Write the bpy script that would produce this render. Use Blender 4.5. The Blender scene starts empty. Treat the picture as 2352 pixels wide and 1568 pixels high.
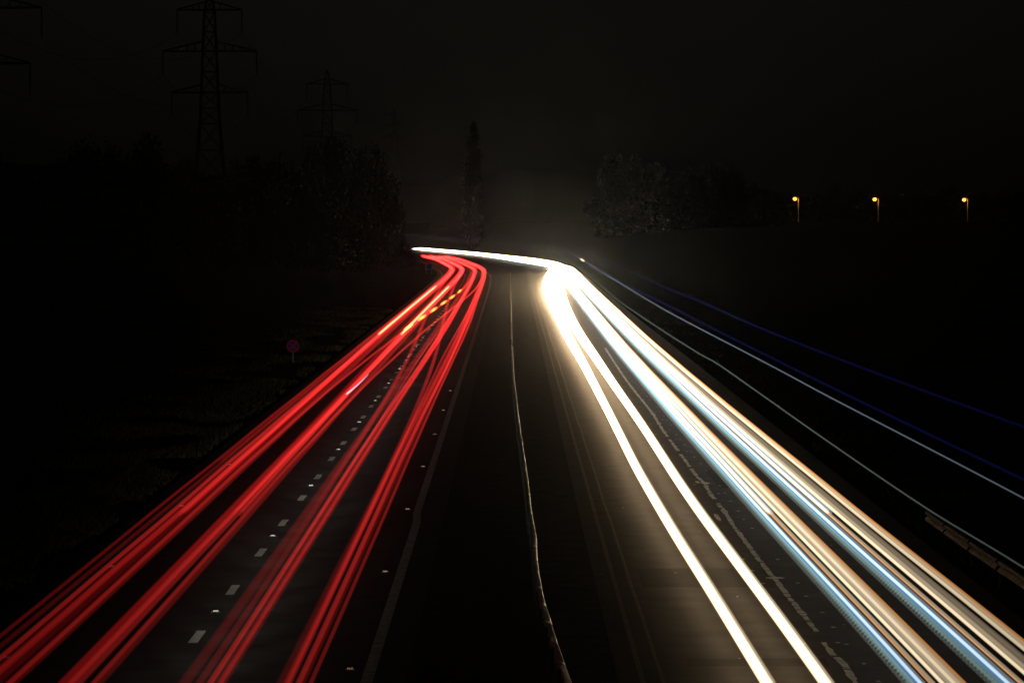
import bpy, bmesh, math, random
from mathutils import Vector, Matrix, noise
random.seed(11)
S = bpy.context.scene
C = S.collection
R = math.radians

# ------------------------------------------------------------------ camera, sky, moonlight, exposure
CAM_H, FOC, PX, PY, HOR = 8.3, 8200.0, 1176.0, 784.0, 505.0   # measured on a 2352 px wide copy of the photograph
PITCH = math.atan((PY-HOR)/FOC)
cam = bpy.data.cameras.new('camera')
cam.sensor_width = 36; cam.lens = 36*FOC/2352
cam.clip_start = 0.5; cam.clip_end = 20000
co = bpy.data.objects.new('camera', cam); C.objects.link(co)
co.location = (0, 0, CAM_H); co.rotation_euler = (R(90)-PITCH, 0, 0)
S.camera = co

W = bpy.data.worlds.new('World'); S.world = W; W.use_nodes = True
wt = W.node_tree; wt.nodes.clear()
sky = wt.nodes.new('ShaderNodeTexSky'); sky.sky_type = 'NISHITA'; sky.sun_disc = False
sky.sun_elevation = R(3); sky.sun_rotation = R(0); sky.dust_density = 4; sky.air_density = 1.0
bw = wt.nodes.new('ShaderNodeRGBToBW')
tint = wt.nodes.new('ShaderNodeMix'); tint.data_type = 'RGBA'; tint.blend_type = 'MULTIPLY'
tint.inputs[0].default_value = 1; tint.inputs[7].default_value = (1.0, 0.95, 0.76, 1)   # town light under a night sky
bg = wt.nodes.new('ShaderNodeBackground'); bg.inputs[1].default_value = 0.00019
wo = wt.nodes.new('ShaderNodeOutputWorld')
wt.links.new(sky.outputs[0], bw.inputs[0]); wt.links.new(bw.outputs[0], tint.inputs[6])
wt.links.new(tint.outputs[2], bg.inputs[0]); wt.links.new(bg.outputs[0], wo.inputs[0])

S.view_settings.view_transform = 'Standard'; S.view_settings.look = 'None'
S.view_settings.exposure = 0; S.view_settings.gamma = 1
cy = S.cycles
cy.max_bounces = 4; cy.diffuse_bounces = 2; cy.glossy_bounces = 2; cy.transmission_bounces = 2
cy.volume_bounces = 0; cy.transparent_max_bounces = 96
cy.use_light_tree = True; cy.sample_clamp_indirect = 2.0; cy.sample_clamp_direct = 0.0
cy.volume_step_rate = 4; cy.use_denoising = True

# ------------------------------------------------------------------ geometry of the place
def up(x, y, z=0.0):
    """the point at height z that the measured picture position looks at"""
    cx, cy_ = (x-PX)/FOC, (PY-y)/FOC
    v = Vector((cx, math.cos(PITCH)+cy_*math.sin(PITCH), -math.sin(PITCH)+cy_*math.cos(PITCH)))
    t = (z-CAM_H)/v.z
    return Vector((v.x*t, v.y*t, z))
def at(x, y, d):
    cx, cy_ = (x-PX)/FOC, (PY-y)/FOC
    v = Vector((cx, math.cos(PITCH)+cy_*math.sin(PITCH), -math.sin(PITCH)+cy_*math.cos(PITCH)))
    t = d/v.y
    return Vector((v.x*t, d, CAM_H+v.z*t))
def smoothed(tab):
    """Catmull-Rom through (d, value) pairs"""
    tab = sorted(tab)
    def f(d):
        if d <= tab[0][0]:
            a, b = tab[0], tab[1]
            return a[1] + (d-a[0])*(b[1]-a[1])/(b[0]-a[0])*0.6
        if d >= tab[-1][0]:
            a, b = tab[-2], tab[-1]
            return b[1] + (d-b[0])*(b[1]-a[1])/(b[0]-a[0])
        for i in range(len(tab)-1):
            if tab[i][0] <= d <= tab[i+1][0]: break
        p1, p2 = tab[i], tab[i+1]
        p0 = tab[i-1] if i > 0 else p1
        p3 = tab[i+2] if i+2 < len(tab) else p2
        h = p2[0]-p1[0]; t = (d-p1[0])/h
        def sl(a, b): return (b[1]-a[1])/(b[0]-a[0]) if b[0] != a[0] else 0
        m1, m2 = sl(p0, p2), sl(p1, p3)
        t2, t3 = t*t, t*t*t
        return (2*t3-3*t2+1)*p1[1] + (t3-2*t2+t)*h*m1 + (-2*t3+3*t2)*p2[1] + (t3-t2)*h*m2
    return f
bend_left = smoothed([(0,0),(300,0),(450,-.1),(526,-.5),(551,-1.0),(583,-2.1),(609,-3.2),(668,-5.8),(710,-8.4),(750,-11.2),(800,-15.2),(850,-20),(936,-31),(1050,-47),(1300,-90)])
bend_right = smoothed([(0,0),(300,0),(450,.1),(520,.3),(570,.3),(609,-1.2),(674,-5.7),(747,-10.8),(850,-20),(936,-31),(1050,-47),(1300,-90)])
def dlist(a, b):
    out = []; d = a
    while d < b:
        out.append(d); d += 3 + max(0, d-60)*0.012
    out.append(b); return out

# ------------------------------------------------------------------ helpers
def tag(o, label=None, cat=None, group=None, kind=None):
    if label: o['label'] = label
    if cat: o['category'] = cat
    if group: o['group'] = group
    if kind: o['kind'] = kind
    return o
def empty(name, loc=(0,0,0), rz=0, **k):
    o = bpy.data.objects.new(name, None); C.objects.link(o)
    o.location = loc; o.rotation_euler = (0,0,rz); o.empty_display_size = .3
    return tag(o, **k)
class MB:
    def __init__(s): s.v=[]; s.f=[]
    def face(s, pts):
        n=len(s.v); s.v += [tuple(p) for p in pts]; s.f.append(tuple(range(n, n+len(pts))))
    def box(s, c, d, M=None):
        c=Vector(c); n=len(s.v)
        for x in (-.5,.5):
            for y in (-.5,.5):
                for z in (-.5,.5):
                    p=Vector((x*d[0],y*d[1],z*d[2]))
                    if M: p = M @ p
                    s.v.append(tuple(c+p))
        for q in ((0,1,3,2),(4,6,7,5),(0,4,5,1),(2,3,7,6),(0,2,6,4),(1,5,7,3)): s.f.append(tuple(n+i for i in q))
    def bar(s, a, b, r, r2=None, n=5, cap=True):
        a=Vector(a); b=Vector(b); r2 = r if r2 is None else r2
        t=(b-a).normalized(); u=t.cross(Vector((0,0,1)) if abs(t.z)<.95 else Vector((1,0,0))).normalized(); w=t.cross(u)
        k=len(s.v)
        for p, rr in ((a,r),(b,r2)):
            for i in range(n):
                an=2*math.pi*i/n; s.v.append(tuple(p+u*math.cos(an)*rr+w*math.sin(an)*rr))
        for i in range(n):
            j=(i+1)%n; s.f.append((k+i,k+j,k+n+j,k+n+i))
        if cap:
            s.f.append(tuple(k+i for i in reversed(range(n)))); s.f.append(tuple(k+n+i for i in range(n)))
    def mesh(s, name, mat, smooth=False):
        m=bpy.data.meshes.new(name); m.from_pydata(s.v,[],s.f); m.update()
        if mat: m.materials.append(mat)
        if smooth: m.polygons.foreach_set('use_smooth', [True]*len(m.polygons))
        return m
    def build(s, name, mat, parent=None, smooth=False, **k):
        o=bpy.data.objects.new(name, s.mesh(name, mat, smooth)); C.objects.link(o); o.parent=parent
        return tag(o, **k)
ORD=['first','second','third','fourth','fifth','sixth','seventh','eighth','ninth','tenth']
def copy_tree(o, parent=None):
    c=o.copy(); C.objects.link(c); c.parent=parent
    for ch in list(o.children): copy_tree(ch, c)
    return c

def material(name, col, rough=.8, metal=0, var=.3, scale=3.0, bump=0, detail=6, emit=None, estr=0, stretch=None, spec=.5):
    m=bpy.data.materials.new(name); m.use_nodes=True; nt=m.node_tree; b=nt.nodes['Principled BSDF']
    b.inputs['Roughness'].default_value=rough; b.inputs['Metallic'].default_value=metal; b.inputs['Specular IOR Level'].default_value=spec
    tc=nt.nodes.new('ShaderNodeTexCoord'); mp=nt.nodes.new('ShaderNodeMapping')
    if stretch: mp.inputs['Scale'].default_value=stretch
    nt.links.new(tc.outputs['Object'], mp.inputs[0])
    nz=nt.nodes.new('ShaderNodeTexNoise'); nz.inputs['Scale'].default_value=scale; nz.inputs['Detail'].default_value=detail
    nt.links.new(mp.outputs[0], nz.inputs['Vector'])
    rp=nt.nodes.new('ShaderNodeValToRGB')
    rp.color_ramp.elements[0].position=.3; rp.color_ramp.elements[1].position=.7
    rp.color_ramp.elements[0].color=(*[c*(1-var) for c in col],1); rp.color_ramp.elements[1].color=(*[min(1,c*(1+var)) for c in col],1)
    nt.links.new(nz.outputs['Fac'], rp.inputs[0]); nt.links.new(rp.outputs[0], b.inputs['Base Color'])
    if bump:
        bp=nt.nodes.new('ShaderNodeBump'); bp.inputs['Strength'].default_value=bump; bp.inputs['Distance'].default_value=.03
        nt.links.new(nz.outputs['Fac'], bp.inputs['Height']); nt.links.new(bp.outputs[0], b.inputs['Normal'])
    if emit:
        b.inputs['Emission Color'].default_value=(*emit,1); b.inputs['Emission Strength'].default_value=estr
    return m
def trail_material(name, col, power=1.3, light=True, ticks=0, side=.25):
    """light drawn along the road by a lamp: bright on its axis, fading round its edge from every side"""
    m=bpy.data.materials.new(name); m.use_nodes=True; nt=m.node_tree; nt.nodes.clear()
    N=nt.nodes.new; L=nt.links.new
    g=N('ShaderNodeNewGeometry'); ax=N('ShaderNodeAttribute'); ax.attribute_name='axis'
    gn=N('ShaderNodeAttribute'); gn.attribute_name='gain'
    def vm(op, a, b=None):
        n=N('ShaderNodeVectorMath'); n.operation=op; L(a, n.inputs[0])
        if b is not None: L(b, n.inputs[1])
        return n
    dt=vm('DOT_PRODUCT', g.outputs['Incoming'], ax.outputs['Vector'])
    sc=vm('SCALE', ax.outputs['Vector']); L(dt.outputs['Value'], sc.inputs['Scale'])
    sb=vm('SUBTRACT', g.outputs['Incoming'], sc.outputs[0]); nm=vm('NORMALIZE', sb.outputs[0])
    dn=vm('DOT_PRODUCT', nm.outputs[0], g.outputs['Normal'])
    def mt(op, a, b=None, v=None):
        n=N('ShaderNodeMath'); n.operation=op; L(a, n.inputs[0])
        if b is not None: L(b, n.inputs[1])
        if v is not None: n.inputs[1].default_value=v
        return n
    ab=mt('ABSOLUTE', dn.outputs['Value']); pw=mt('POWER', ab.outputs[0], v=power); st=mt('MULTIPLY', pw.outputs[0], gn.outputs['Fac'])
    # a vehicle lamp is a beam: most of its light leaves along the road, some falls on the road below, little goes up or sideways
    fw=mt('MULTIPLY', dt.outputs['Value'], v=-1.0); fm=mt('MAXIMUM', fw.outputs[0], v=0.0); f2=mt('POWER', fm.outputs[0], v=18.0); f3=mt('MULTIPLY', f2.outputs[0], v=1.0)
    xyz=N('ShaderNodeSeparateXYZ'); L(g.outputs['Incoming'], xyz.inputs[0])
    dw=mt('MULTIPLY', xyz.outputs['Z'], v=-side); dm=mt('MAXIMUM', dw.outputs[0], v=0.0); da=mt('ADD', dm.outputs[0], v=side*.006)
    f4=mt('MAXIMUM', f3.outputs[0], da.outputs[0])
    st=mt('MULTIPLY', st.outputs[0], f4.outputs[0])
    if ticks:      # a lamp that flickers leaves a row of ticks
        sp=N('ShaderNodeSeparateXYZ'); L(g.outputs['Position'], sp.inputs[0])
        a=mt('MULTIPLY', sp.outputs['Y'], v=ticks); b=mt('SINE', a.outputs[0]); c=mt('MULTIPLY', b.outputs[0], v=.45); d=mt('ADD', c.outputs[0], v=.55)
        st=mt('MULTIPLY', st.outputs[0], d.outputs[0])
    em=N('ShaderNodeEmission'); em.inputs[0].default_value=(*col,1); L(st.outputs[0], em.inputs[1])
    tr=N('ShaderNodeBsdfTransparent'); ad=N('ShaderNodeAddShader'); o=N('ShaderNodeOutputMaterial')
    L(em.outputs[0], ad.inputs[0]); L(tr.outputs[0], ad.inputs[1]); L(ad.outputs[0], o.inputs[0])
    m.cycles.emission_sampling = 'FRONT_BACK' if light else 'NONE'
    return m

M = {}
M['asphalt'] = material('asphalt', (.034,.031,.028), .75, var=.55, scale=1.1, bump=.5, detail=14, stretch=(1,.8,1))
M['grass_soil'] = material('grass_soil', (.014,.015,.008), .95, spec=0, var=.6, scale=.6, bump=.8, detail=10)
M['far_land'] = material('far_land', (.03,.035,.02), .95, var=.4, scale=.02)
M['paint'] = material('road_paint', (.80,.80,.72), .6, var=.15, scale=9, detail=10)
M['worn_paint'] = material('worn_paint', (.55,.54,.50), .7, var=.5, scale=6, detail=12)
M['faint_paint'] = material('faint_paint', (.13,.12,.10), .7, var=.5, scale=6, detail=12)
M['sealant'] = material('joint_sealant', (.46,.43,.33), .45, var=.75, scale=5, detail=12, bump=.6)
M['steel'] = material('galvanised_steel', (.85,.70,.48), .33, metal=.85, var=.35, scale=2.5, detail=8, bump=.8)
M['rust'] = material('weathered_steel', (.42,.30,.18), .55, metal=.7, var=.5, scale=4, detail=10)
M['dark_steel'] = material('lattice_steel', (.05,.05,.05), .7, metal=.2, var=.2)
M['leaf'] = material('leaf', (.016,.019,.009), .95, spec=0, var=.5, scale=.7)
M['bark'] = material('bark', (.03,.023,.016), .95, spec=0, var=.4, scale=3, bump=.5)
M['grass_blade'] = material('grass_blade', (.06,.055,.024), .9, spec=0, var=.55, scale=1.1)
M['stud_white'] = material('stud_white', (.62,.61,.55), .25, var=.05)
M['stud_amber'] = material('stud_amber', (.9,.38,.05), .3, var=.05)
M['stud_red'] = material('stud_red', (.8,.05,.04), .3, var=.05)
M['sign_red'] = material('sign_red', (.30,.008,.008), .8, spec=0, var=.06)
M['sign_blue'] = material('sign_blue', (.006,.035,.17), .8, spec=0, var=.06)
M['sign_white'] = material('sign_white', (.40,.40,.38), .8, spec=0, var=.05)
M['sign_grey'] = material('sign_grey', (.16,.15,.14), .8, metal=0, spec=0, var=.15)
M['sodium'] = material('sodium_lamp', (.9,.5,.1), .4, emit=(1,.25,.03), estr=5)
M['column'] = material('lamp_column', (.5,.42,.32), .6, metal=.3, var=.2)

# ------------------------------------------------------------------ the land
def land_z(x, y):
    z = -.03
    bl, br = bend_left(min(y,1300)), bend_right(min(y,1300))
    l = (-10.9+bl) - x; r = x - (10.9+br)
    if l > 0: z += min(l*.05, 1.5) if l < 60 else 1.5
    if l > 2: z += (noise.noise(Vector((x*.12, y*.08, 0)))*.35)*min(1,(l-2)/4)
    if r > 0: z -= min(max(0,r-3)*.12, 1.0)*max(0,min(1,(600-y)/200)) 
    if r > 20 and y > 500:
        z += 7.6*max(0,min(1,(y-500)/600))*min(1,(r-20)/60)
    if y > 1100: 
        z += 6*min(1,(y-1100)/300)*(0 if abs(x-bl) < 25 else 1)*(0 if r > 20 else 1)
    return z
def land():
    ys = [-60,-20]+[i*6 for i in range(0,50)]+[300+i*15 for i in range(60)]+[1200+i*60 for i in range(14)]+[2100,2600,3500,6000,9000]
    xs = [-6000,-3000,-1500,-800,-500,-350,-250,-180,-130,-100,-80,-60,-50,-42,-36,-31,-27,-24,-21.5,-19,-17,-15.5,-14.2,-13,-12,-11.2,-10.6,-1.9,-1.5,0,1.5,1.9,10.6,11.2,12,13,14.2,15.5,17,19,21.5,24,28,34,42,52,65,80,95,110,130,160,200,260,350,500,800,1500,3000,6000]
    v=[]; f=[]
    for y in ys:
        b = bend_left(max(0,min(y,1050)))
        for x in xs:
            X = x + b*max(0,1-abs(x)/600)
            v.append((X, y, land_z(X,y)))
    n=len(xs)
    for j in range(len(ys)-1):
        for i in range(n-1): a=j*n+i; f.append((a,a+1,a+1+n,a+n))
    m=bpy.data.meshes.new('ground'); m.from_pydata(v,[],f); m.materials.append(M['grass_soil'])
    m.polygons.foreach_set('use_smooth',[True]*len(m.polygons))
    o=bpy.data.objects.new('ground',m); C.objects.link(o); tag(o, kind='structure')
land()
def strip(name, mat, o1, o2, bend, d0, d1, z, step=None, kind='structure', parent=None, thick=.0):
    mb=MB(); ds=dlist(d0,d1)
    for d in ds:
        b=bend(max(0,d)); mb.v.append((o1(d)+b if callable(o1) else o1+b, d, z)); mb.v.append((o2(d)+b if callable(o2) else o2+b, d, z))
    for i in range(len(ds)-1): mb.f.append((2*i,2*i+1,2*i+3,2*i+2))
    return mb.build(name, mat, parent, kind=kind)
strip('road', M['asphalt'], -10.6, -1.9, bend_left, -40, 1250, .03)
strip('road', M['asphalt'], 1.9, 10.6, bend_right, -40, 1250, .03)
M['old_asphalt'] = material('old_asphalt', (.028,.027,.022), .9, var=.6, scale=1.6, bump=.5, detail=14, stretch=(1,.8,1), spec=.2)
mb=MB()
for d in dlist(-40,1250): mb.v += [(-1.9+bend_left(max(0,d)),d,.026),(1.9+bend_right(max(0,d)),d,.026)]
for i in range(len(mb.v)//2-1): mb.f.append((2*i,2*i+1,2*i+3,2*i+2))
mb.build('central_reserve', M['old_asphalt'], kind='structure')
mb=MB()      # two darker resurfaced strips across the right lanes
for x0,x1,y0,y1 in ((2.95,5.95,80.2,84.6),(3.3,5.9,66.0,67.2),(6.4,9.6,110,118)): mb.face([(x0,y0,.0325),(x1,y0,.0325),(x1+.02,y1,.0325),(x0-.02,y1,.0325)])
mb.build('road_patch', material('patch_asphalt',(.019,.018,.016),.85,var=.4,scale=2), kind='structure')
# hill ridge far away
def ridge():
    prof=[(-400,150),(200,120),(500,100),(760,85),(905,76),(960,78),(1000,82),(1030,98),(1060,106),(1120,108),(1200,114),(1300,112),(1400,110),(1550,108),(1700,80),(1800,62),(2000,52),(2400,55),(2900,60),(3600,70)]
    D=3000; v=[]; f=[]; cols=[]
    x=-400
    pf=smoothed(prof)
    while x<=3600:
        X=(x-PX)/FOC*D; Z=CAM_H+pf(x)/FOC*D + noise.noise(Vector((x*.03,0,0)))*1.2 + noise.noise(Vector((x*.15,3,0)))*.8
        cols.append((X,Z)); x+=12
    rows=[(-500,-.1),(-300,.35),(-150,.72),(0,1),(200,.95),(700,.3),(1100,-.05)]
    for dy,k in rows:
        for X,Z in cols: v.append((X, D+dy, -1+(Z+1)*k))
    n=len(cols)
    for j in range(len(rows)-1):
        for i in range(n-1): a=j*n+i; f.append((a,a+1,a+1+n,a+n))
    m=bpy.data.meshes.new('hill'); m.from_pydata(v,[],f); m.materials.append(M['far_land'])
    o=bpy.data.objects.new('hill',m); C.objects.link(o); tag(o,kind='structure')
ridge()

# ------------------------------------------------------------------ road markings
strip('edge_line', M['worn_paint'], -9.98, -9.72, bend_left, -40, 1000, .034)
strip('edge_line', M['worn_paint'], lambda d: -2.72-(.08 if d>100 else 0), lambda d: -2.50-(.08 if d>100 else 0), bend_left, -40, 1000, .034)
strip('edge_line', M['faint_paint'], 2.30, 2.40, bend_right, -40, 900, .034)
def wavy(a, amp, sd): return lambda d: a+amp*noise.noise(Vector((d*.09, sd, 0)))
strip('road_seam', M['faint_paint'], wavy(2.68,.05,1), lambda d: wavy(2.68,.05,1)(d)+.07, bend_right, -40, 420, .034)
# broken lane line: two metre marks on a nine metre module
mod=[70.7+9.0*k for k in range(-12, 3)]+[70.7+18+8.72*k for k in range(1, 62)]
for k,d in enumerate(mod):
    if d < 20: continue
    mb=MB(); b0,b1=bend_left(d-1),bend_left(d+1); c=-6.26-.0006*max(0,d-300)
    n=5
    for i in range(n+1):
        t=i/n; y=d-1.05+2.1*t; bb=b0+(b1-b0)*t; j=random.uniform(-.008,.008)
        mb.v += [(c-.095+bb+j,y,.034),(c+.095+bb+j,y,.034)]
    for i in range(n): mb.f.append((2*i,2*i+1,2*i+3,2*i+2))
    mb.build('lane_marking', M['paint'], kind='structure')
def stud_proto(name, mat, label, group):
    t=empty(name,label=label,cat='road stud',group=group)
    mb=MB(); mb.box((0,0,.008),(.19,.13,.016)); mb.box((0,0,.02),(.13,.10,.010)); mb.build('casing', M['dark_steel'], t)
    
    for s in (-1,1): mb=MB(); mb.box((0,.053*s,.022),(.11,.02,.022)); mb.build('reflector', mat, t)
    return t
def studs(name, mat, label, group, spots):
    p=stud_proto(name, mat, label, group)
    for i,(x,y) in enumerate(spots):
        o = p if i==0 else copy_tree(p)
        o.location=(x,y,.032)
studs('road_stud', M['stud_white'], 'small white reflecting stud between two dashes of the left lane line', 'white studs along the left lane line',
      [(-6.26+bend_left(d), d) for d in [75.2+18*k for k in range(0,2)]+[110.9+17.44*k for k in range(0,12)]])
studs('road_stud', M['stud_amber'], 'small amber stud beside the pale line along the central reserve', 'amber studs along the central reserve',
      [(-2.98, d) for d in (65.5,83.7,101.8,119.5,137.5,154.9,172.5)])
studs('road_stud', M['stud_red'], 'small red stud just inside the left edge line', 'red studs along the left edge line',
      [(-9.55, d) for d in (67.3,85,103,120.4,138)])

# patched joint between the two lanes of the right carriageway, with its rows of dots
seam_px=[(1430,862),(1459,901),(1498,950),(1520,985),(1547,1023),(1576,1062),(1600.6,1096),(1617,1111),(1634.7,1140),(1664,1176.7),(1683.5,1208),(1712.7,1247),(1737,1279),(1766,1315.6),(1787,1340),(1810,1371.6),(1844,1413),(1871,1447),(1885,1467),(1911.5,1504.7),(1934,1523.6),(1956.8,1557.5),(1985,1600)]
seam=smoothed([(up(*p).y, up(*p).x) for p in seam_px]+[(30,6.2),(260,6.1)])
mb=MB()
def blob(mb, x, y, rx, ry, z=.0345, n=9):
    ph=random.random()*6
    mb.face([(x+math.cos(2*math.pi*i/n)*rx*(1+.35*noise.noise(Vector((i*1.7,ph,x)))), y+math.sin(2*math.pi*i/n)*ry*(1+.35*noise.noise(Vector((i*1.3,ph,y)))), z+random.uniform(0,.0015)) for i in range(n)])
d=30
while d<230:
    ln=random.uniform(.5,2.2)
    gap = 69.0<d<70.6 or random.random()<.05
    if not gap:
        k=max(2,int(ln/.3)); pts=[]
        for i in range(k+1):
            y=d+ln*i/k; x=seam(y)+.03*noise.noise(Vector((y*1.1,7,0)))+random.uniform(-.012,.012); w=.06+.035*noise.noise(Vector((y*.7,2,0)))+random.uniform(-.01,.012)
            pts.append((x-w,x+w,y))
        for a,b in zip(pts,pts[1:]): mb.face([(a[0],a[2],.0345),(a[1],a[2],.0345),(b[1],b[2],.0345),(b[0],b[2],.0345)])
    d+=ln+random.uniform(0,.25)
for (x,y,rx,ry) in ((1620,1111,.16,.35),(1602,1109,.07,.5),(1664,1177,.12,.6),(1648,1190,.07,1.3),(1781,1330,.22,.25),(1500,953,.10,1.2)):
    p=up(x,y); blob(mb,p.x,p.y,rx,ry,.0365)
mb.build('joint_sealant', M['sealant'], kind='structure')
mb=MB()
d=52
while d<190:
    for off,pr in ((.42,.85),(.27,.25),(-.38,.35)):
        if random.random()<pr: blob(mb, seam(d)+off+random.uniform(-.04,.04), d+random.uniform(-.3,.3), .05,.10,.0355,6)
    d+=2.9 if d<100 else 3.3
for _ in range(70):
    y=random.uniform(55,180); blob(mb, random.uniform(2.0,9.5), y, random.uniform(.01,.03), random.uniform(.03,.08), .035, 6)
mb.build('road_dots', M['sealant'], kind='structure')

# ------------------------------------------------------------------ central barrier
bar_px=[(1172,640),(1173,700),(1174,779),(1175,800),(1178,860),(1183.9,918.8),(1192,985),(1202.5,1059.6),(1209,1110),(1214.9,1167),(1225,1225),(1227,1275),(1233.6,1324.6),(1241.8,1370),(1252,1403),(1277,1486),(1301.9,1556.5),(1325,1620)]
barx=smoothed([(up(x,y,.62).y, up(x,y,.62).x) for x,y in bar_px]+[(25,1.5)])
def wbeam(mb, pts, face, rz=0):
    """corrugated beam along pts; face = side its ridges point to"""
    pr=[(-.155,0),(-.13,.045),(-.085,.08),(-.04,.045),(0,.0),(.04,.045),(.085,.08),(.13,.045),(.155,0)]
    pr=[(z,y*face) for z,y in pr]; th=.012
    k=len(mb.v); n=len(pr)*2
    for p in pts:
        for z,o in pr: mb.v.append((p[0]+o,p[1],p[2]+z))
        for z,o in reversed(pr): mb.v.append((p[0]+o-th*face,p[1],p[2]+z))
    for i in range(len(pts)-1):
        for j in range(n): mb.f.append((k+i*n+j,k+i*n+(j+1)%n,k+(i+1)*n+(j+1)%n,k+(i+1)*n+j))
    mb.f.append(tuple(k+j for j in range(n))); mb.f.append(tuple(k+(len(pts)-1)*n+j for j in reversed(range(n))))
def barrier(name, label, xf, segs, step, z, mats, side, limit_posts):
    t=empty(name,(xf(segs[0][0]),segs[0][0],0),label=label,cat='crash barrier',group='steel crash barriers')
    org=t.location.copy(); t.location=org
    nposts=0; i=0
    for a,b in segs:
        d=a
        while d<b-.5:
            e=min(b,d+step*(1 if d<170 else 3)); mb=MB()
            n=max(2,int((e-d)/1.2)); wob=random.uniform(-.02,.02)
            pts=[]
            for q in range(n+1):
                y=d+.1+(e-d-.3)*q/n
                pts.append((xf(y)-org.x+.012*noise.noise(Vector((y*.6,5,0))), y-org.y, z+wob*.5+.015*noise.noise(Vector((y*.4,9,0)))))
            wbeam(mb,[(p[0]+.0,p[1],p[2]) for p in pts],side)
            # top lip that catches the light
            for p0,p1 in zip(pts,pts[1:]):
                mb.face([(p0[0]-.05,p0[1],p0[2]+.158),(p0[0]+.05,p0[1],p0[2]+.158),(p1[0]+.05,p1[1],p1[2]+.158),(p1[0]-.05,p1[1],p1[2]+.158)])
            o=mb.build('beam', random.choice(mats), t); i+=1
            if nposts<limit_posts:
                mb=MB(); mb.box((xf(d)-org.x-.035*side,d-org.y+.1,z/2-.10),(.05,.06,z+.3)); mb.build('post', M['dark_steel'], t); nposts+=1
            d=e
    return t
barrier('crash_barrier','long wavering steel barrier down the middle of the dark central reserve', barx, [(20,219.5),(229,520)], 3.2, .47, [M['steel']], 1, 60)
# barrier that starts on the right verge
barrier('crash_barrier','short rusty steel barrier starting on the dark right verge, near the right edge', lambda d: 11.0+.0009*(94-d)**2*.35, [(28,94.5)], 4.8, .47, [M['rust']], -1, 20)

# ------------------------------------------------------------------ verge grass
mb=MB()
for i in range(42000):
    y=random.uniform(50,330) if i%3 else random.uniform(50,150)
    left = i%5
    if left: x=-10.9-abs(random.gauss(0,3.2))
    else: x=10.9+abs(random.gauss(0,3.0))
    cl=noise.noise(Vector((x*.35,y*.12,4)))
    if cl<-.1 : continue
    h=random.uniform(.08,.24)*(1+cl); a=random.uniform(0,math.pi); w=random.uniform(.015,.035); z=land_z(x,y)-.02
    dx,dy=math.cos(a)*w,math.sin(a)*w; lx,ly=random.uniform(-.15,.15),random.uniform(-.15,.15)
    mb.v += [(x-dx,y-dy,z),(x+dx,y+dy,z),(x+lx,y+ly,z+h)]; n=len(mb.v); mb.f.append((n-3,n-2,n-1))
mb.build('grass', M['grass_blade'], kind='stuff', label='rough grass on the verges beside the road', cat='grass')

# ------------------------------------------------------------------ signs
def disc(mb, r, y, z0, n=40, r_in=0):
    if r_in==0: mb.face([(r*math.cos(2*math.pi*i/n), y, z0+r*math.sin(2*math.pi*i/n)) for i in range(n)])
    else:
        for i in range(n):
            a,b=2*math.pi*i/n,2*math.pi*(i+1)/n
            mb.face([(r*math.cos(a),y,z0+r*math.sin(a)),(r*math.cos(b),y,z0+r*math.sin(b)),(r_in*math.cos(b),y,z0+r_in*math.sin(b)),(r_in*math.cos(a),y,z0+r_in*math.sin(a))])
p=at(673,795,206); gz=land_z(p.x,206)
t=empty('road_sign',(p.x,206,gz),label='round red and blue no-stopping sign on a short post on the dark left verge',cat='road sign')
zc=p.z-gz
mb=MB(); mb.bar((0,.05,-.3),(0,.05,zc+.3),.038,n=10); mb.build('post', M['sign_grey'], t)
mb=MB()
n=40
for i in range(n):
    a,b=2*math.pi*i/n,2*math.pi*(i+1)/n; r=.375
    mb.face([(r*math.cos(a),0,zc+r*math.sin(a)),(r*math.cos(b),0,zc+r*math.sin(b)),(r*math.cos(b),.02,zc+r*math.sin(b)),(r*math.cos(a),.02,zc+r*math.sin(a))])
disc(mb,.375,.0,zc); disc(mb,.375,.02,zc); pl=mb.build('sign_plate', M['sign_blue'], t)
mb=MB(); disc(mb,.372,-.004,zc,r_in=.295)
for s in (1,-1):
    a=Vector((.21,0,.21*s)); u=Vector((.033,0,-.033*s)); q=-.007 if s>0 else -.010
    mb.face([(-a.x-u.x,q,zc-a.z-u.z),(-a.x+u.x,q,zc-a.z+u.z),(a.x+u.x,q,zc+a.z+u.z),(a.x-u.x,q,zc+a.z-u.z)])
mb.build('sign_symbol', M['sign_red'], t)
p=at(985.3,612.6,545); gz=land_z(p.x,545)
t=empty('road_sign',(p.x,545,gz),label='small square blue sign beside the far bend, left of the red trails',cat='road sign')
zc=p.z-gz
for s in (-1,1):
    mb=MB(); mb.bar((.35*s,.06,-.3),(.35*s,.06,zc+.4),.04,n=8); mb.build('post', M['sign_grey'], t)
mb=MB(); mb.box((0,0,zc),(1.04,.03,1.0)); mb.build('sign_plate', M['sign_blue'], t)
mb=MB()
for s in (-1,1): mb.box((.46*s,-.02,zc),(.07,.006,.92)); mb.box((0,-.021,zc+.44*s),(.85,.006,.05))
mb.build('sign_border', M['sign_white'], t)

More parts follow.
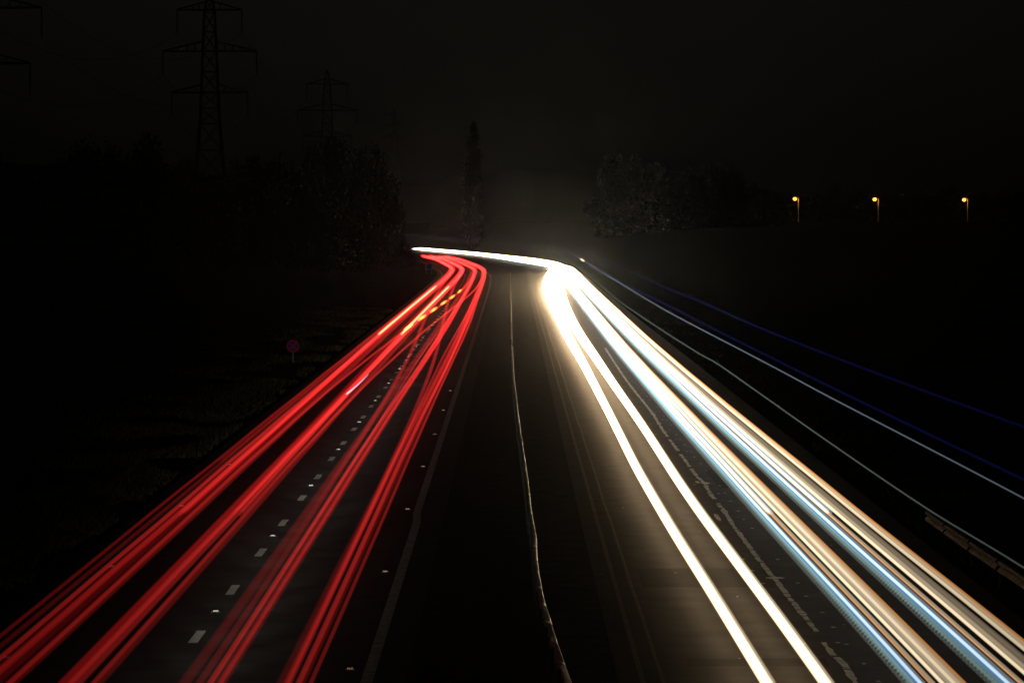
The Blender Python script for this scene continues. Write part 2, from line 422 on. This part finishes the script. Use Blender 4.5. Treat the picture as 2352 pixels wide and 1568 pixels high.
# ------------------------------------------------------------------ street lamps far on the right
D=1150
def lamp_proto():
    t=empty('street_lamp')
    mb=MB(); mb.bar((0,0,-.5),(0,0,1.2),.16,n=10); mb.bar((0,0,1.2),(0,0,8.0),.13,.09,n=10); mb.build('column', M['column'], t)
    mb=MB(); mb.bar((0,0,7.95),(-.5,0,8.2),.06,n=8); mb.bar((-.5,0,8.2),(-1.0,0,8.25),.05,n=8); mb.build('arm', M['column'], t)
    mb=MB()
    for a,b,r1,r2 in ((-.75,-.95,.08,.16),(-.95,-1.35,.16,.17),(-1.35,-1.6,.17,.06)): mb.bar((a,0,8.27),(b,0,8.27),r1,r2,n=10)
    mb.build('lantern', M['column'], t)
    bm=bmesh.new(); bmesh.ops.create_uvsphere(bm,u_segments=16,v_segments=10,radius=1.0)
    for v in bm.verts: v.co=Vector((v.co.x*.62-1.15, v.co.y*.25, v.co.z*.50+7.75))
    m=bpy.data.meshes.new('bulb'); bm.to_mesh(m); bm.free(); m.materials.append(M['sodium'])
    m.polygons.foreach_set('use_smooth',[True]*len(m.polygons))
    o=bpy.data.objects.new('bulb',m); C.objects.link(o); o.parent=t
    l=bpy.data.lights.new('lamp_glow','POINT'); l.energy=260; l.color=(1,.45,.10); l.shadow_soft_size=.3
    q=bpy.data.objects.new('lamp_glow',l); C.objects.link(q); q.parent=t; q.location=(-1.15,-.8,7.2)
    return t
lp=lamp_proto()
lamp_label=['orange street lamp farthest left of three, only its upper post showing','orange street lamp in the middle of the row of three','orange street lamp farthest right, beside a lit hedge']
lamp_pos=[]
for i,(x,y) in enumerate(((1825.7,456.9),(2009,458),(2214.5,459))):
    p=at(x,y,D); o=lp if i==0 else copy_tree(lp)
    o.location=(p.x+1.15,D,p.z-7.75); lamp_pos.append(o.location.copy())
    tag(o,lamp_label[i],'street lamp','orange street lamps beyond the right field')

# ------------------------------------------------------------------ trees
def crown_mesh(kind, seed):
    rnd=random.Random(seed); mb=MB()
    lobes=[]
    if kind=='round':
        for i in range(30):
            while True:
                q=Vector((rnd.uniform(-1,1),rnd.uniform(-1,1),rnd.uniform(-1,1)))
                if q.length<1: break
            q=q*(.8+.1*rnd.random())
            lobes.append((Vector((q.x*.36,q.y*.36,.53+q.z*.38)), rnd.uniform(.09,.15)))
        n=6500; ls=.018
    elif kind=='tall':
        for i in range(22):
            z=.08+.87*i/21; w=.15*(1-(max(0,z-.2)/.85)**2.4)
            lobes.append((Vector((rnd.uniform(-.035,.035),rnd.uniform(-.035,.035),z)), max(.045,w*rnd.uniform(.8,1.1))))
        n=4200; ls=.013
    else:
        for i in range(20):
            a=rnd.uniform(0,6.28); r=rnd.uniform(.05,.5); z=rnd.uniform(.12,.72)
            lobes.append((Vector((r*math.cos(a),r*math.sin(a),z)), rnd.uniform(.14,.28)))
        n=4200; ls=.026
    for i in range(n):
        c,r=rnd.choice(lobes)
        d=Vector((rnd.gauss(0,1),rnd.gauss(0,1),rnd.gauss(0,1))).normalized()*r*(rnd.uniform(.35,1.12))
        p=c+d; p.z=max(.03,p.z)
        u=Vector((rnd.gauss(0,1),rnd.gauss(0,1),rnd.gauss(0,1))).normalized(); w=u.orthogonal().normalized()
        s=ls*rnd.uniform(.6,1.5)
        mb.face([p-u*s,p+w*s*.6,p+u*s,p-w*s*.6])
    return mb.mesh('crown', M['leaf'])
def trunk_mesh(kind, seed):
    rnd=random.Random(seed); mb=MB()
    top=.62 if kind!='tall' else .85
    mb.bar((0,0,-.03),(.01,0,.3),.024,.018,n=8); mb.bar((.01,0,.3),(0,.01,top),.018,.006,n=8)
    for i in range(9):
        z=rnd.uniform(.2,top-.05); a=rnd.uniform(0,6.28); l=rnd.uniform(.12,.28)*(.4 if kind=='tall' else 1)
        mb.bar((.01,0,z),(l*math.cos(a),l*math.sin(a),z+l*.9),.009,.003,n=5)
    return mb.mesh('trunk', M['bark'])
CR={k:[crown_mesh(k,s) for s in ((1,2,3) if k!='tall' else (4,))] for k in ('round','tall','bush')}
TR={k:trunk_mesh(k,9) for k in ('round','tall','bush')}
def tree(name, cat, kind, label, group, x, ytop, hw, d, i, base=None):
    top=at(x,ytop,d); g=land_z(top.x,d) if base is None else base
    h=top.z-g; w=hw/FOC*d
    t=empty(name,(top.x,d,g),random.uniform(0,6.28),label=label,cat=cat,group=group)
    rad={'round':.36,'tall':.18,'bush':.62}[kind]; topk={'round':.93,'tall':.98,'bush':.88}[kind]
    t.scale=(w/rad,w/rad,h/topk)
    for nm,me in (('crown',CR[kind][i%len(CR[kind])]),('trunk',TR[kind])):
        o=bpy.data.objects.new(nm,me); C.objects.link(o); o.parent=t
    return t
G1='trees on the left skyline'
left=[(15,398,50,430,'dark tree at the left edge of the skyline'),(88,408,42,440,'low dark tree between the left edge and the big round trees'),
 (155,362,52,450,'dark tree sloping up to the big left pair'),(232,313,76,440,'big round dark tree, left one of the highest pair on the left'),
 (345,310,78,445,'big round dark tree, right one of the highest pair on the left'),(418,368,44,470,'dark tree filling in just left of the tall pylon legs'),
 (470,392,44,500,'low tree across the feet of the tall pylon'),(535,374,52,520,'dark tree just right of the tall pylon legs'),(600,363,50,530,'even-topped dark tree, second right of the tall pylon'),
 (660,352,50,540,'dark tree rising toward the second pylon'),(705,340,42,545,'dark tree left of the second pylon legs'),(752,318,46,550,'dark tree in front of the second pylon legs'),
 (822,316,52,555,'dark tree, highest just right of the second pylon'),(870,362,36,560,'dark tree stepping down right of the second pylon'),(893,405,34,570,'lowest dark tree at the right end of the left wood')]
for i,(x,y,hw,d,l) in enumerate(left): tree('tree','tree','round',l,G1,x,y-6,hw*1.25,d,i)
# thick undergrowth that closes the wood below the crowns
under=[(-40,480),(60,470),(170,450),(290,440),(400,450),(500,455),(600,450),(690,440),(780,430),(850,445)]
for i,(x,y) in enumerate(under):
    tree('bush','bush','bush','dark bush under the left wood, %s from the left'%ORD[i],'bushes under the left wood',x,y,85,(420+i*12),i)
for i,(x,y,hw,d,l) in enumerate(((858,505,60,600,'dark bush on the inside of the far bend, tallest and farthest left'),(893,541,40,612,'dark bush on the inside of the far bend, middle one'),(918,563,34,622,'dark bush hiding the end of the white trails'),(938,584,30,600,'lowest bush beside the ends of the red trails'))):
    tree('bush','bush','bush',l,'bushes on the inside of the bend',x,y,hw,d,i,base=-.3)
tree('poplar','tree','tall','tall narrow poplar standing alone on the skyline above the bend',None,1087,285,31,1010,0)
right=[(1412,344,40,760,'dark tree, highest of the clump right of the bend'),(1455,352,36,770,'dark tree on the right flank of the highest right clump'),(1500,370,34,780,'lower dark tree right of the highest clump'),
 (1548,392,30,790,'low tree in the dip between the right clumps'),(1588,369,34,760,'dark tree at the left end of the flat-topped right clump'),(1640,371,36,770,'dark tree in the middle of the flat-topped right clump'),
 (1688,372,30,775,'dark tree at the right end of the flat-topped clump'),(1728,420,26,790,'small tree stepping down from the flat-topped clump'),(1762,442,26,800,'smallest tree at the foot of the flat-topped clump')]
for i,(x,y,hw,d,l) in enumerate(right): tree('tree','tree','round',l,'trees on the right skyline',x,y,hw*1.1,d+240,i,base=2)
for i in range(5):
    tree('bush','bush','bush','dark bush under the trees right of the bend, %s from the left'%ORD[i],'bushes under the right clumps',1400+i*85,455,70,985+i*6,i,base=2)
far=[(1850,440,48),(1923,416,30),(1975,440,40),(2050,438,42),(2115,437,40),(2183,425,32),(2245,438,42),(2311,434,36),(2360,440,40)]
for i,(x,y,hw) in enumerate(far):
    l={1:'small round tree standing above the far row, between the left and middle lamps',5:'round tree standing above the far row, left of the right lamp'}.get(i,'low dark tree in the row behind the street lamps, %s from the left'%ORD[i])
    tree('tree','tree','round',l,'trees behind the street lamps',x,y,hw,1330,i,base=6)
for i in range(9):
    tree('bush','bush','bush','dark bush behind the street lamps, %s from the left'%ORD[i],'bushes behind the street lamps',1800+i*70,468,62,1290,i,base=6)
for i,(x,y,hw,l) in enumerate(((2032,492,18,'small hedge bush lit orange right of the middle street lamp'),(2247,493,26,'broad hedge bush lit orange right of the right street lamp'),(2160,499,22,'low hedge bush lit faintly between the middle and right street lamps'),(2060,503,22,'lowest orange-lit hedge bush beyond the middle street lamp'))):
    tree('bush','bush','bush',l,'hedge lit by the street lamps',x,y,hw,1158,i,base=6.8)

# ------------------------------------------------------------------ pylons
def pylon():
    t=empty('pylon')
    T=.16
    lv=[(0,5.4),(9,4.35),(17,3.45),(24,2.7),(30,2.25),(37,1.9),(46.3,1.55),(55,1.2),(60.5,.18)]
    mb=MB()
    for (z0,w0),(z1,w1) in zip(lv,lv[1:]):
        for sx,sy in ((1,1),(1,-1),(-1,1),(-1,-1)): mb.bar((sx*w0,sy*w0,z0),(sx*w1,sy*w1,z1),T*1.15,n=4)
        k=2 if z0>=30 else 1
        for q in range(k):
            za,zb=z0+(z1-z0)*q/k,z0+(z1-z0)*(q+1)/k; wa,wb=w0+(w1-w0)*q/k,w0+(w1-w0)*(q+1)/k
            for s in (1,-1):
                mb.bar((-wa,s*wa,za),(wb,s*wb,zb),T*.5,n=4); mb.bar((wa,s*wa,za),(-wb,s*wb,zb),T*.5,n=4)
                mb.bar((s*wa,-wa,za),(s*wb,wb,zb),T*.5,n=4); mb.bar((s*wa,wa,za),(s*wb,-wb,zb),T*.5,n=4)
                mb.bar((-wb,s*wb,zb),(wb,s*wb,zb),T*.5,n=4)
    mb.build('lattice_tower', M['dark_steel'], t)
    for z,hw,bw_,rise in ((37,8.6,1.9,1.8),(46.3,10.6,1.55,2.2),(55.6,7.3,1.15,1.8)):
        mb=MB()
        for s in (1,-1):
            for q in (1,-1):
                mb.bar((s*bw_,q*bw_,z),(s*hw,0,z),T,n=4); mb.bar((s*bw_,q*bw_*.9,z+rise),(s*hw,0,z+.1),T*.8,n=4)
                for k in range(1,5):
                    a=k/5; b=(k+.5)/5 if k<4 else 1
                    x0=bw_+(hw-bw_)*a; x1=bw_+(hw-bw_)*b
                    mb.bar((s*x0,q*bw_*(1-a),z),(s*x0,q*bw_*.9*(1-a),z+rise*(1-a)),T*.4,n=4)
        mb.bar((-bw_,bw_,z),(bw_,bw_,z),T,n=4); mb.bar((-bw_,-bw_,z),(bw_,-bw_,z),T,n=4)
        mb.build('crossarm', M['dark_steel'], t)
        for s in (1,-1):
            mb=MB(); mb.bar((s*hw,0,z),(s*hw,0,z-5.2),.12,n=6)
            for k in range(10): mb.bar((s*hw,0,z-.8-k*.42),(s*hw,0,z-.95-k*.42),.22,.12,n=8)
            mb.build('insulator', M['dark_steel'], t)
    return t
py0=pylon()
specs=[(483,808,0,'tall lattice pylon on the left, its three crossarms and insulators in full view'),(752.5,1275,1.0,'smaller lattice pylon behind the left wood, second from the left'),
       (-46,600,-2.5,'nearest pylon, only its right crossarm tips and insulators at the top left corner'),(906,2970,40,'tiny faint pylon on the far ridge above the left wood')]
pys=[]
for i,(x,d,b,l) in enumerate(specs):
    o=py0 if i==0 else copy_tree(py0)
    o.location=((x-PX)/FOC*d,d,b); o.rotation_euler.z=R((0,4,-2,0)[i]); tag(o,l,'pylon','pylons of the power line'); pys.append(o)
for (a,b) in ((2,0),(0,1)):
    A,B=pys[a].location,pys[b].location
    for z,hw in ((37,8.6),(46.3,10.6),(55.6,7.3)):
        for s in (1,-1):
            mb=MB(); P=Vector((A.x+s*hw,A.y,A.z+z-5.3)); Q=Vector((B.x+s*hw,B.y,B.z+z-5.3)); pr=P
            for k in range(1,25):
                u=k/24; q=P.lerp(Q,u); q.z-=9*4*u*(1-u); mb.bar(pr,q,.035,n=4,cap=False); pr=q
            mb.build('power_line', M['dark_steel'], label='%s %s conductor sagging from the %s pylon'%({37:'lowest',46.3:'middle',55.6:'highest'}[z],'left' if s<0 else 'right','nearest to the tall' if a==2 else 'tall to the smaller'), cat='power line', group='conductors between the pylons')

# ------------------------------------------------------------------ light trails along the road
def streak(mat, xf, zf, rf, gf, d0, d1, parent, name='light_streak', n=8, wig=0):
    ds=dlist(d0,d1) if d1-d0>12 else [d0+(d1-d0)*i/6 for i in range(7)]
    org=parent.location
    P=[Vector((xf(d),d,zf(d))) for d in ds]
    v=[];f=[];ax=[];gn=[];nr=[]
    for i,p in enumerate(P):
        t=(P[min(i+1,len(P)-1)]-P[max(i-1,0)]).normalized(); u=t.cross(Vector((0,0,1))).normalized(); w=u.cross(t)
        r=rf(ds[i]); g=gf(ds[i])
        for k in range(n):
            a=2*math.pi*k/n; q=u*math.cos(a)+w*math.sin(a)
            v.append(tuple(p+q*r-org)); ax.append(t); gn.append(g)
    for i in range(len(P)-1):
        for k in range(n): j=(k+1)%n; f.append((i*n+k,(i+1)*n+k,(i+1)*n+j,i*n+j))
    m=bpy.data.meshes.new(name); m.from_pydata(v,[],f); m.materials.append(mat)
    m.polygons.foreach_set('use_smooth',[True]*len(m.polygons))
    A=m.attributes.new('axis','FLOAT_VECTOR','POINT'); A.data.foreach_set('vector',[c for t in ax for c in t])
    G=m.attributes.new('gain','FLOAT','POINT'); G.data.foreach_set('value',gn)
    o=bpy.data.objects.new(name,m); C.objects.link(o); o.parent=parent
    return o
TM={}
TM['red']=trail_material('tail_lamp_light',(1,.035,.03),side=.06)
TM['red_dim']=trail_material('tail_lamp_light_dim',(1,.02,.02),side=.06,light=False)
TM['brake']=trail_material('brake_lamp_light',(1,.13,.05),side=.06)
TM['amber']=trail_material('indicator_lamp_light',(1,.38,.05),light=False)
TM['dipped']=trail_material('dipped_headlamp_light',(1,.71,.41),power=1.5,side=1.35)
TM['warm']=trail_material('halogen_lamp_light',(1,.80,.52),power=1.5)
TM['cream']=trail_material('warm_lamp_light',(1,.77,.50),power=1.5)
TM['orange']=trail_material('orange_fringe_light',(1,.42,.12),power=1.2,light=False)  # orange colour fringe of the lens, added as streaks of light
TM['cool']=trail_material('xenon_lamp_light',(.62,.82,1),power=1.5)
TM['blue']=trail_material('blue_white_lamp_light',(.30,.60,1),power=1.2,light=False)
TM['teal']=trail_material('green_white_lamp_light',(.45,.85,.72),power=1.2,light=False)
TM['led']=trail_material('flickering_lamp_light',(.80,.95,.90),power=.7,light=False,ticks=14.0)
TM['deep_blue']=trail_material('roof_marker_light',(.10,.12,1),power=1,light=False)
TM['pale']=trail_material('pale_marker_light',(.66,.80,.95),power=1,light=False)
TM['green']=trail_material('pale_green_marker_light',(.52,.66,.56),power=1,light=False)
K=smoothed
START=22
# --- away from the camera: red tail lights
red_r=K([(20,.045),(60,.055),(150,.075),(300,.108),(450,.15),(560,.20),(800,.22),(1000,.22)])
red_g=K([(20,.02),(58,.078),(80,.11),(120,.18),(180,.28),(300,.48),(450,.60),(560,.60),(700,.5),(1000,.5)])
def tail_vehicle(label, c, half, z, g=1.0, r=1.0, mat='red', extra=None, brake=None, d0=START, d1=735):
    cf=K(c); t=empty('tail_light_trail',(cf(60),60,0),label=label,cat='light trail',group='red tail light trails')
    rr=random.Random(len(label)*7+int(half*100))
    for s in (-1,1):
        ph=rr.uniform(0,50)
        xf=lambda d,s=s: cf(d)+s*half+bend_left(max(0,d))
        zf=lambda d: z+.02*noise.noise(Vector((d*.05,z*7,0)))
        gf=lambda d,ph=ph: max(0,g*red_g(d)*(1+.22*noise.noise(Vector((d*.02,ph,0)))))
        streak(TM[mat], xf, zf, lambda d: red_r(d)*r, gf, d0, d1, t)
        if extra:       # second lamp inboard of the first
            for (dx,dz,gg,rr_) in extra: streak(TM['red_dim'], lambda d,s=s,dx=dx: xf(d)-s*dx, lambda d,dz=dz: z+dz, lambda d: red_r(d)*rr_, lambda d,gg=gg: gf(d)*gg, d0, d1, t)
        if brake:
            a,b,bg_=brake
            streak(TM['brake'], xf, zf, lambda d: red_r(d)*r*.75, lambda d: bg_, a, b, t, name='brake_streak')
    return t, cf
tail_vehicle('red trails of a car near the left edge line, bright and steady to the bend',[(20,-7.95),(60,-7.93),(150,-7.9),(300,-7.75),(450,-7.55),(600,-7.5),(900,-7.5)],.80,.84,1.15,1.0,extra=[(.16,-.03,.45,1.2)])
tail_vehicle('outermost left red trails, running just outside the left edge line',[(20,-8.05),(60,-8.0),(150,-7.95),(300,-7.8),(550,-7.6),(900,-7.5)],1.03,.98,.40,.8,extra=[(.10,-.10,.6,1.0)])
tail_vehicle('red trails in the left lane with long glowing brake light stretches below the bend',[(20,-7.75),(60,-7.72),(120,-7.75),(233,-7.95),(397,-7.8),(550,-7.45),(900,-7.4)],.74,.86,.8,1.25,brake=(233,400,3.6),extra=[(.2,.05,.4,1.5)])
tail_vehicle('broad dim red trails in the left lane, right of the bright pair',[(20,-7.45),(60,-7.42),(150,-7.5),(300,-7.55),(550,-7.55),(900,-7.4)],.70,.80,.42,1.7)
t,cf=tail_vehicle('red trails crossing from the right lane into the left lane with flashing amber dashes',[(20,-7.5),(60,-7.45),(110,-7.5),(170,-7.3),(248,-6.5),(310,-5.6),(373,-4.75),(450,-4.4),(560,-4.4),(900,-4.5)],.68,.82,.7,.9)
for d in (373,345,321,296,272,248):
    streak(TM['amber'], lambda q: cf(q)-.70+bend_left(q), lambda q: .86, lambda q: .12, lambda q: 1.5, d-5.5, d+5.5, t, name='indicator_flash')
tail_vehicle('red trails drifting from the left lane out into the right lane',[(20,-4.35),(60,-4.35),(110,-4.45),(150,-4.6),(200,-5.0),(264,-5.8),(330,-6.6),(400,-7.2),(500,-7.6),(900,-7.5)],.72,.80,.42,1.35)
tail_vehicle('brightest red trails down the middle of the right lane',[(20,-4.2),(60,-4.18),(120,-4.2),(200,-4.05),(350,-4.1),(550,-4.35),(900,-4.4)],.72,.80,1.25,1.05,extra=[(.17,.03,.5,1.3)])
tail_vehicle('innermost right red trails, closest to the central reserve',[(20,-4.02),(60,-3.98),(150,-3.95),(250,-3.8),(350,-3.95),(550,-4.15),(900,-4.2)],.73,.83,.7,.8,extra=[(.10,.08,.5,1.0)])
tail_vehicle('broad dim red trails on the left side of the right lane',[(20,-4.5),(60,-4.45),(150,-4.35),(250,-4.3),(350,-4.35),(550,-4.6),(900,-4.6)],.78,.92,.30,1.9)
tail_vehicle('thin red trails between the brighter pairs of the right lane',[(20,-4.3),(60,-4.28),(120,-4.35),(200,-4.45),(300,-4.25),(450,-4.3),(550,-4.5),(900,-4.6)],.62,.74,.6,.6)
tail_vehicle('faint high red trails of a van in the left lane',[(20,-7.8),(60,-7.8),(300,-7.7),(550,-7.7),(900,-7.6)],.88,1.15,.25,1.1,d0=106)
tail_vehicle('bright red trails that stop short a third of the way up the left lane',[(20,-7.9),(60,-7.62),(150,-7.72),(300,-7.85),(550,-7.75),(900,-7.7)],.76,.90,.85,1.0,d0=90,extra=[(.13,.04,.8,.9)])
t=empty('tail_light_trail',(-7.0,160,0),label='short thin pinkish white streak on the red trails of the left lane',cat='light trail')
streak(TM['pale'], K([(153,-7.12),(163,-7.0),(173,-6.96)]), lambda d:.82, lambda d:.035, K([(150,.9),(158,.5),(173,.12)]), 153.5,173, t)

# --- towards the camera: white headlights
def px_path(pts, z, tail=()):
    q=[up(x,y,z) for x,y in pts]
    return K([(p.y,p.x) for p in q]+list(tail))
w_r=K([(20,.075),(60,.085),(100,.10),(150,.12),(210,.155),(300,.22),(420,.32),(520,.42),(600,.42),(750,.38),(1000,.40)])
w_g=K([(20,.6),(58,1.1),(80,1.3),(120,1.8),(200,3),(300,5),(420,6),(540,5),(620,3),(700,1.6),(1000,1.4)])
m_r=K([(20,.09),(60,.10),(100,.125),(150,.17),(210,.27),(300,.45),(420,.78),(500,.80),(560,.62),(650,.45),(800,.40),(1000,.40)])  # far radii swollen so the streaks take in the bloom of the lamps
m_g=K([(20,.9),(58,1.5),(80,1.9),(120,2.9),(200,5.5),(300,9),(420,22),(560,28),(610,7),(680,2.8),(1000,2.2)])
def head_trail(label): return empty('headlight_trail',(5,60,0),label=label,cat='light trail',group='white headlight trails')
t=head_trail('two brightest white trails alone in the lane beside the central reserve, bulging at the bend')
Lm=[(1761.4,1564),(1673.7,1427.6),(1615,1335),(1556.7,1232.7),(1498,1145),(1449.5,1052.4),(1409.8,970),(1374,901),(1337,829),(1302,768),(1277,712),(1263,668),(1262,645),(1272,623),(1276,612),(1240,600),(1180,592),(1100,583),(1030,577),(955,570.5),(900,566)]
Rm=[(1888,1554.3),(1829.6,1471.5),(1766,1383.8),(1703,1305.8),(1634.7,1218),(1576,1135),(1517.8,1042.7),(1464.8,961),(1415.4,891.6),(1368,820.5),(1328.5,763),(1296,702),(1281,662),(1279,640),(1288,622),(1286,612),(1255,602),(1190,593),(1100,583.5),(1030,577.5),(955,571),(900,566.5)]
for pts in (Lm,Rm):
    g_=px_path(pts,.65,[(30,K([(59,up(*pts[0],.65).x),(70,up(*pts[1],.65).x)])(30))])
    f_=lambda d,g_=g_: sum(g_(d+k*4) for k in range(-4,5))/9 if d<380 else (g_(d) if d>430 else g_(d)*(d-380)/50+(430-d)/50*sum(g_(d+k*4) for k in range(-4,5))/9)
    streak(TM['dipped'], f_, lambda d:.65, lambda d: m_r(d), lambda d: 1.25*m_g(d), START, 945, t)
    streak(TM['cream'], lambda d: f_(d)+.07, lambda d:.68, lambda d: m_r(d)*.75, lambda d: .22*m_g(d)*(1 if d<250 else .5), START, 420, t)
sh=K([(20,.55),(60,.45),(100,.25),(150,.08),(210,0),(260,.05),(380,.25),(495,.45),(560,.35),(650,0),(800,-.3),(1000,-.4)])
def head_vehicle(label, a, b, z, mats, g=1.0, r=1.0, d0=START, drift=0, sep_far=None):
    """a, b: where its two lamps run across the road (metres, measured 210 m away)"""
    t=head_trail(label)
    for k,x in enumerate((a,b)):
        xf=lambda d,x=x: x+sh(d)+bend_right(max(0,d))+drift*math.sin(d*.02+x)
        zf=lambda d: z+.02*noise.noise(Vector((d*.04,x*3,1)))
        for (m,gg,rr,dx,dz) in mats:
            streak(TM[m], lambda d,dx=dx: xf(d)+dx, lambda d,dz=dz: zf(d)+dz, lambda d,rr=rr: w_r(d)*r*rr, lambda d,gg=gg: gg*g*w_g(d)*(1+.15*noise.noise(Vector((d*.02,x*9,0)))), d0, 945, t)
    return t
head_vehicle('grey ticked trails of a flickering lamp, leftmost of the right lane',6.08,7.50,.66,[('led',.07,.9,0,0)],1,1)
head_vehicle('blue white trails along the left edge of the right lane',6.27,7.72,.66,[('blue',.20,.70,-.05,0),('cool',.60,.45,.02,0)],.9,1)
head_vehicle('teal trails beside the blue white ones in the right lane',6.18,7.60,.62,[('teal',.11,.6,0,0)],.9,1)
head_vehicle('pale white trails in the right lane that stop short of the camera',6.42,7.95,.68,[('warm',.5,.5,0,0),('pale',.2,.6,.08,0)],1,1,d0=93)
head_vehicle('thin amber edged trails in the middle of the right lane',6.36,7.84,.70,[('orange',.34,.22,.05,0),('pale',.12,.5,-.06,0)],1,1)
head_vehicle('broad cream white trails in the right lane, beside a dark gap',6.68,8.22,.64,[('warm',.62,.48,0,0),('cream',.22,.6,.09,.02)],.95,1)
head_vehicle('tan trails running beside the broad cream ones',6.56,8.05,.60,[('cream',.20,.45,0,0)],1,1)
head_vehicle('brown grey trails under the outermost pair of the right lane',6.84,8.42,.70,[('cream',.09,.8,0,0)],1,1)
head_vehicle('outermost cream trails with an orange edge, beside the right verge',6.80,8.62,.72,[('warm',.40,.45,0,0),('cream',.22,.5,.09,0),('orange',.26,.4,.15,.02)],.95,1)

def marker(label, pts, z, mat, g, r, more=()):
    t=empty('marker_light_trail',(9,62,0),label=label,cat='light trail',group='thin high trails over the right verge')
    f_=px_path(pts,z)
    rr=K([(40,.028*r),(62,.03*r),(150,.05*r),(400,.075*r),(900,.12*r)])
    gg=K([(20,.25*g),(60,.42*g),(150,.6*g),(300,.75*g),(450,.55*g),(520,.32*g),(620,.12*g),(1000,.10*g),(1200,.08*g)])
    streak(TM[mat], f_, lambda d: z, rr, gg, 40, f_.__defaults__ and 0 or 1120, t)
    for (a,b,m,q,r2) in more: streak(TM[m], f_, lambda d: z, lambda d: r2, lambda d: q, a, b, t, name='bright_patch')
tailw=[(1150,560),(1000,549),(905,541)]
marker('thin pale green trail, lowest of the thin ones over the right verge',[(2600,1470),(2352,1303),(2130,1168),(1895,1008.6),(1742,901),(1644.5,833),(1607.6,812.9),(1522,759),(1462.6,719.5),(1412,684),(1382.8,658),(1339,622.8),(1295,590.6),(1258,574),(1150,563),(1000,551),(905,543)],2.3,'green',.13,.65)
marker('thin bluish white trail with one bright spot near the bend, over the right verge',[(2600,1283),(2352,1144),(1895,906),(1790.7,850),(1703,804),(1607.6,754.6),(1533,715),(1478,683),(1435.5,657),(1382.8,625.7),(1337.4,597),(1295,573),(1258,564)]+[(x,y-2) for x,y in tailw],3.4,'pale',.15,.62,more=[(429,446,'warm',1.3,.14)])
marker('thin deep blue trail splitting off above the bluish white one',[(2600,1215),(2352,1101),(1895,882),(1737,804),(1607.6,739),(1522,695),(1467,669),(1434,653.6),(1382.8,622),(1337.4,594),(1295,567),(1255,556),(1150,550),(1000,541),(905,534)],3.8,'deep_blue',.024,1.0)
marker('thin deep blue trail, highest and farthest right of all',[(2600,1068),(2352,980),(2100,889),(1895,812),(1737,749),(1607.6,692),(1543.9,666.8),(1435.5,617.7),(1382.8,593.5),(1339,573),(1309.6,559.8),(1280,552.5),(1240,549),(1150,543),(1000,536),(905,530)],4.3,'deep_blue',.020,1.0)

# headlight beams of the cars that drive away: they light the lane ahead of them, the markings and the signs
beam_d=[34+5*i for i in range(27)]+[170+10*i for i in range(17)]
for i,d in enumerate(beam_d):
    l=bpy.data.lights.new('headlight_beam','SPOT'); l.energy=1350 if d<170 else 2200; l.color=(1,.97,.86); l.spot_size=R(23); l.spot_blend=1; l.shadow_soft_size=.2
    o=bpy.data.objects.new('headlight_beam',l); C.objects.link(o); o.location=(-5.6+bend_left(d),d,1.25); o.rotation_euler=(R(87),0,R(random.uniform(-1.5,1.5)))

# ------------------------------------------------------------------ haze added to give the glare around the bright trails
def haze():
    me=MB(); x0,x1,y0,y1,z0,z1=-700,700,-80,3900,-14,110
    me.box(((x0+x1)/2,(y0+y1)/2,(z0+z1)/2),(x1-x0,y1-y0,z1-z0))
    m=bpy.data.materials.new('haze'); m.use_nodes=True; nt=m.node_tree; nt.nodes.clear()
    v=nt.nodes.new('ShaderNodeVolumePrincipled'); v.inputs['Density'].default_value=HAZE; v.inputs['Color'].default_value=(.78,.90,1.0,1); v.inputs['Anisotropy'].default_value=.95
    o=nt.nodes.new('ShaderNodeOutputMaterial'); nt.links.new(v.outputs[0],o.inputs['Volume'])
    me.build('haze', m, kind='stuff', label='thin haze added over the road for the glare around the trails', cat='haze')
HAZE=.00005
haze()
